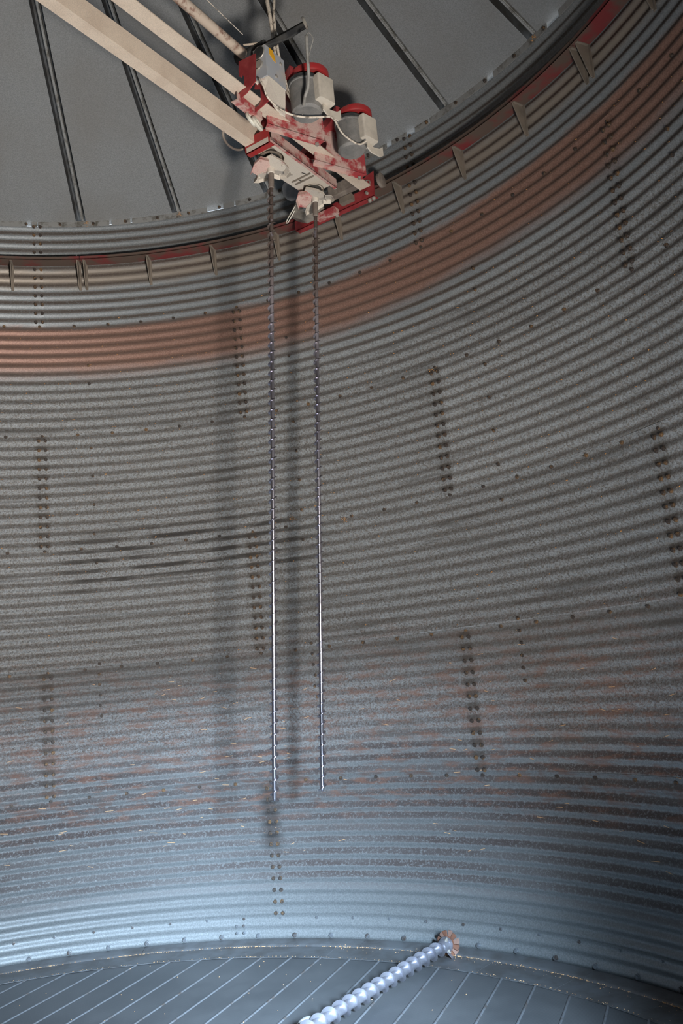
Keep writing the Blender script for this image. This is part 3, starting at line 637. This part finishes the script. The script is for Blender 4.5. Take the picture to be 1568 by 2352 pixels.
# ------------------------------------------------------------------ sweep auger lying across the floor
SA = rad(34.66); SD = V(math.sin(SA), math.cos(SA), 0); SE = V(1.648, 2.507, 0.068)
S0 = SE - SD * 2.55; S0.z = 0.068
sw = empty('sweep_auger', SE, 'bright galvanised sweep auger lying on the floor with a rusty paddle wheel end', 'auger')
ms, mf = MB(), MB(); screw(ms, mf, SE, S0, 0.0235, 0.0415, 0.079, 0.012, 0.0024, 1, 22)
ms.build('shaft', M_SILVER, sw, True); mf.build('flighting', M_SILVER, sw, True)
mb = MB(); mb.lathe(SE, SD, [(-0.01, 0.028), (0.0, 0.034), (0.036, 0.034), (0.038, 0.041), (0.050, 0.041), (0.052, 0.022), (0.075, 0.022)], 24); cl = mb.build('collar', M_SILVER, sw, True)
SX = SD.cross(AW).normalized()
mb = MB()
for t in (60, 200, 320):
    d = SX * math.cos(rad(t)) + AW * math.sin(rad(t)); mb.lathe(SE + SD * 0.02 + d * 0.032, d, [(0, 0.010), (0.008, 0.010), (0.008, 0.006), (0.018, 0.006)], 6)
q = mb.build('set_screws', M_STEEL, None, False, None, True); q.parent = cl
mb = MB(); mb.plate([SE + SD * 0.03 + SX * 0.018 - AW * 0.030, SE + SD * 0.045 + SX * 0.040 - AW * 0.064, SE + SD * 0.012 + SX * 0.050 - AW * 0.060, SE + SD * 0.005 + SX * 0.024 - AW * 0.028], AW * 0.006); mb.build('tail_tab', M_SILVER, sw)
WC = SE + SD * 0.075
whl = MB(); whl.lathe(WC, SD, [(-0.006, 0.02), (-0.006, 0.036), (0.010, 0.036), (0.010, 0.02)], 20); wh = whl.build('end_wheel', M_RUST, sw, True)
for k in range(12):
    t0, t1 = rad(30 * k + 1), rad(30 * k + 28); tm = rad(30 * k + 14); lift = 0.008 if k % 2 else 0.0
    def wpt(r, t, h): return WC + (SX * math.cos(t) + AW * math.sin(t)) * r + SD * (h - 0.006 - lift)
    mb = MB(); mb.plate([wpt(0.030, t0, 0), wpt(0.066, t0 + 0.03, 0), wpt(0.0685, tm, 0.003), wpt(0.066, t1, 0.006), wpt(0.030, t1, 0.004)], SD * 0.010)
    o = mb.build('paddle_blade', M_RUST if k % 2 else M_RUSTL, None); o.parent = wh
# toothed coupling dish at the near end of the sweep, just inside the frame
dc = V(0.972, 1.600, 0.055); dn = V(-0.25, -0.55, 0.80).normalized()
tw = empty('toothed_dish', (dc.x, dc.y, 0.0), 'grey toothed dish with brass centre bolt lying beside the sweep auger', 'gear')
mb = MB(); mb.lathe(dc - dn * 0.03, dn, [(-0.012, 0.030), (0.0, 0.036), (0.020, 0.052), (0.030, 0.056), (0.031, 0.050), (0.022, 0.044), (0.008, 0.02), (0.008, 0.0)], 28); mb.build('dish', M_MOTOR, tw, True)
dx = dn.orthogonal().normalized(); dy = dn.cross(dx); mb = MB()
for k in range(32):
    t = 2 * PI * k / 32; d = dx * math.cos(t) + dy * math.sin(t); e = dx * -math.sin(t) + dy * math.cos(t); mb.box(dc + d * 0.043 - dn * 0.010, d * 0.008 + dn * 0.006, e * 0.0016, dn * 0.003)
mb.build('teeth', M_BROWN, tw, False, None, True)
mb = MB(); mb.lathe(dc - dn * 0.022, dn, [(0, 0.014), (0.012, 0.014), (0.014, 0.007), (0.03, 0.007)], 6); mb.build('centre_bolt', M_YEL, tw)

# ------------------------------------------------------------------ spilled grain, chaff and dust specks
rnd = random.Random(11)
def kernel(mb, p, s, flat=True):
    a = rnd.uniform(0, 2 * PI); d = V(math.cos(a), math.sin(a), 0); e = V(-d.y, d.x, 0); k = AW
    c = Vector(p); L_, w = s, s * 0.5
    vs = [c - d * L_, c + e * w, c + d * L_, c - e * w, c + k * w, c - k * w]
    mb.add(vs, [(0, 1, 4), (1, 2, 4), (2, 3, 4), (3, 0, 4), (1, 0, 5), (2, 1, 5), (3, 2, 5), (0, 3, 5)])
mb = MB()
for k in range(1150):
    a = rnd.uniform(-30, 75)
    if rnd.random() < 0.35 + 0.35 * math.sin(a * 0.5): continue
    kernel(mb, polar(a, 3.068 + rnd.gauss(0, 0.004), 0.0085), rnd.uniform(0.0030, 0.0048))
for k in range(330):
    a = rnd.uniform(-30, 70); kernel(mb, polar(a, RP + rnd.gauss(0, 0.004), 0.006), rnd.uniform(0.002, 0.0035))
for k in range(260):
    a = rnd.uniform(20, 80); kernel(mb, polar(a, rnd.uniform(3.0, 3.15), 0.015 if rnd.random() > .5 else 0.008), rnd.uniform(0.002, 0.004))
for k in range(70):
    a = rnd.uniform(-25, 60); r = rnd.uniform(1.7, 3.05); kernel(mb, polar(a, r, 0.004), rnd.uniform(0.003, 0.0055))
tag(mb.build('wheat_kernels', M_GRAINF), 'scattered wheat kernels along the floor edge and planks', 'grain', None, 'stuff')
mb = MB()
for k in range(1150):
    deg = rnd.uniform(-24, 80); kk = rnd.randint(5, 42); z = Z1 - PITCH * (kk + rnd.choice((0.30, 0.36, 0.42))) + PITCH * 6
    if rnd.random() < 0.45 and z < 2.4: continue
    r = rw(z) - 0.002; kernel(mb, polar(deg, r, z), rnd.uniform(0.0028, 0.0068))
# clumps caught under bolts
for cdeg, cz in ((-0.2344 * 57.3 + 2 * HALF, Z1 - RINGH - 0.01), (24.6, 2.56), (18.0, 2.62), (5.8, 5.0), (-6.6, 5.0), (57, 5.0)):
    for k in range(22): kernel(mb, polar(cdeg + rnd.gauss(0, 0.2), R - 0.012 + rnd.uniform(-0.006, 0.006), cz + rnd.gauss(0, 0.010)), rnd.uniform(0.003, 0.0055))
tag(mb.build('wheat_kernels', M_GRAIN), 'wheat kernels caught on the corrugations of the wall', 'grain', None, 'stuff')
mb = MB()
for k in range(150):
    deg = rnd.uniform(-20, 75); z = rnd.uniform(0.5, 1.7); p = polar(deg, rw(z) - 0.003, z); tdir = polar(deg + 90, 1, 0); ln = rnd.uniform(0.006, 0.026); d = (tdir + AW * rnd.uniform(-0.35, 0.35)).normalized()
    mb.box(p, d * ln, AW * 0.0011, polar(deg, 0.0011, 0))
tag(mb.build('chaff', M_GRAINF), 'bits of straw stuck on the lower wall', 'straw', None, 'stuff')
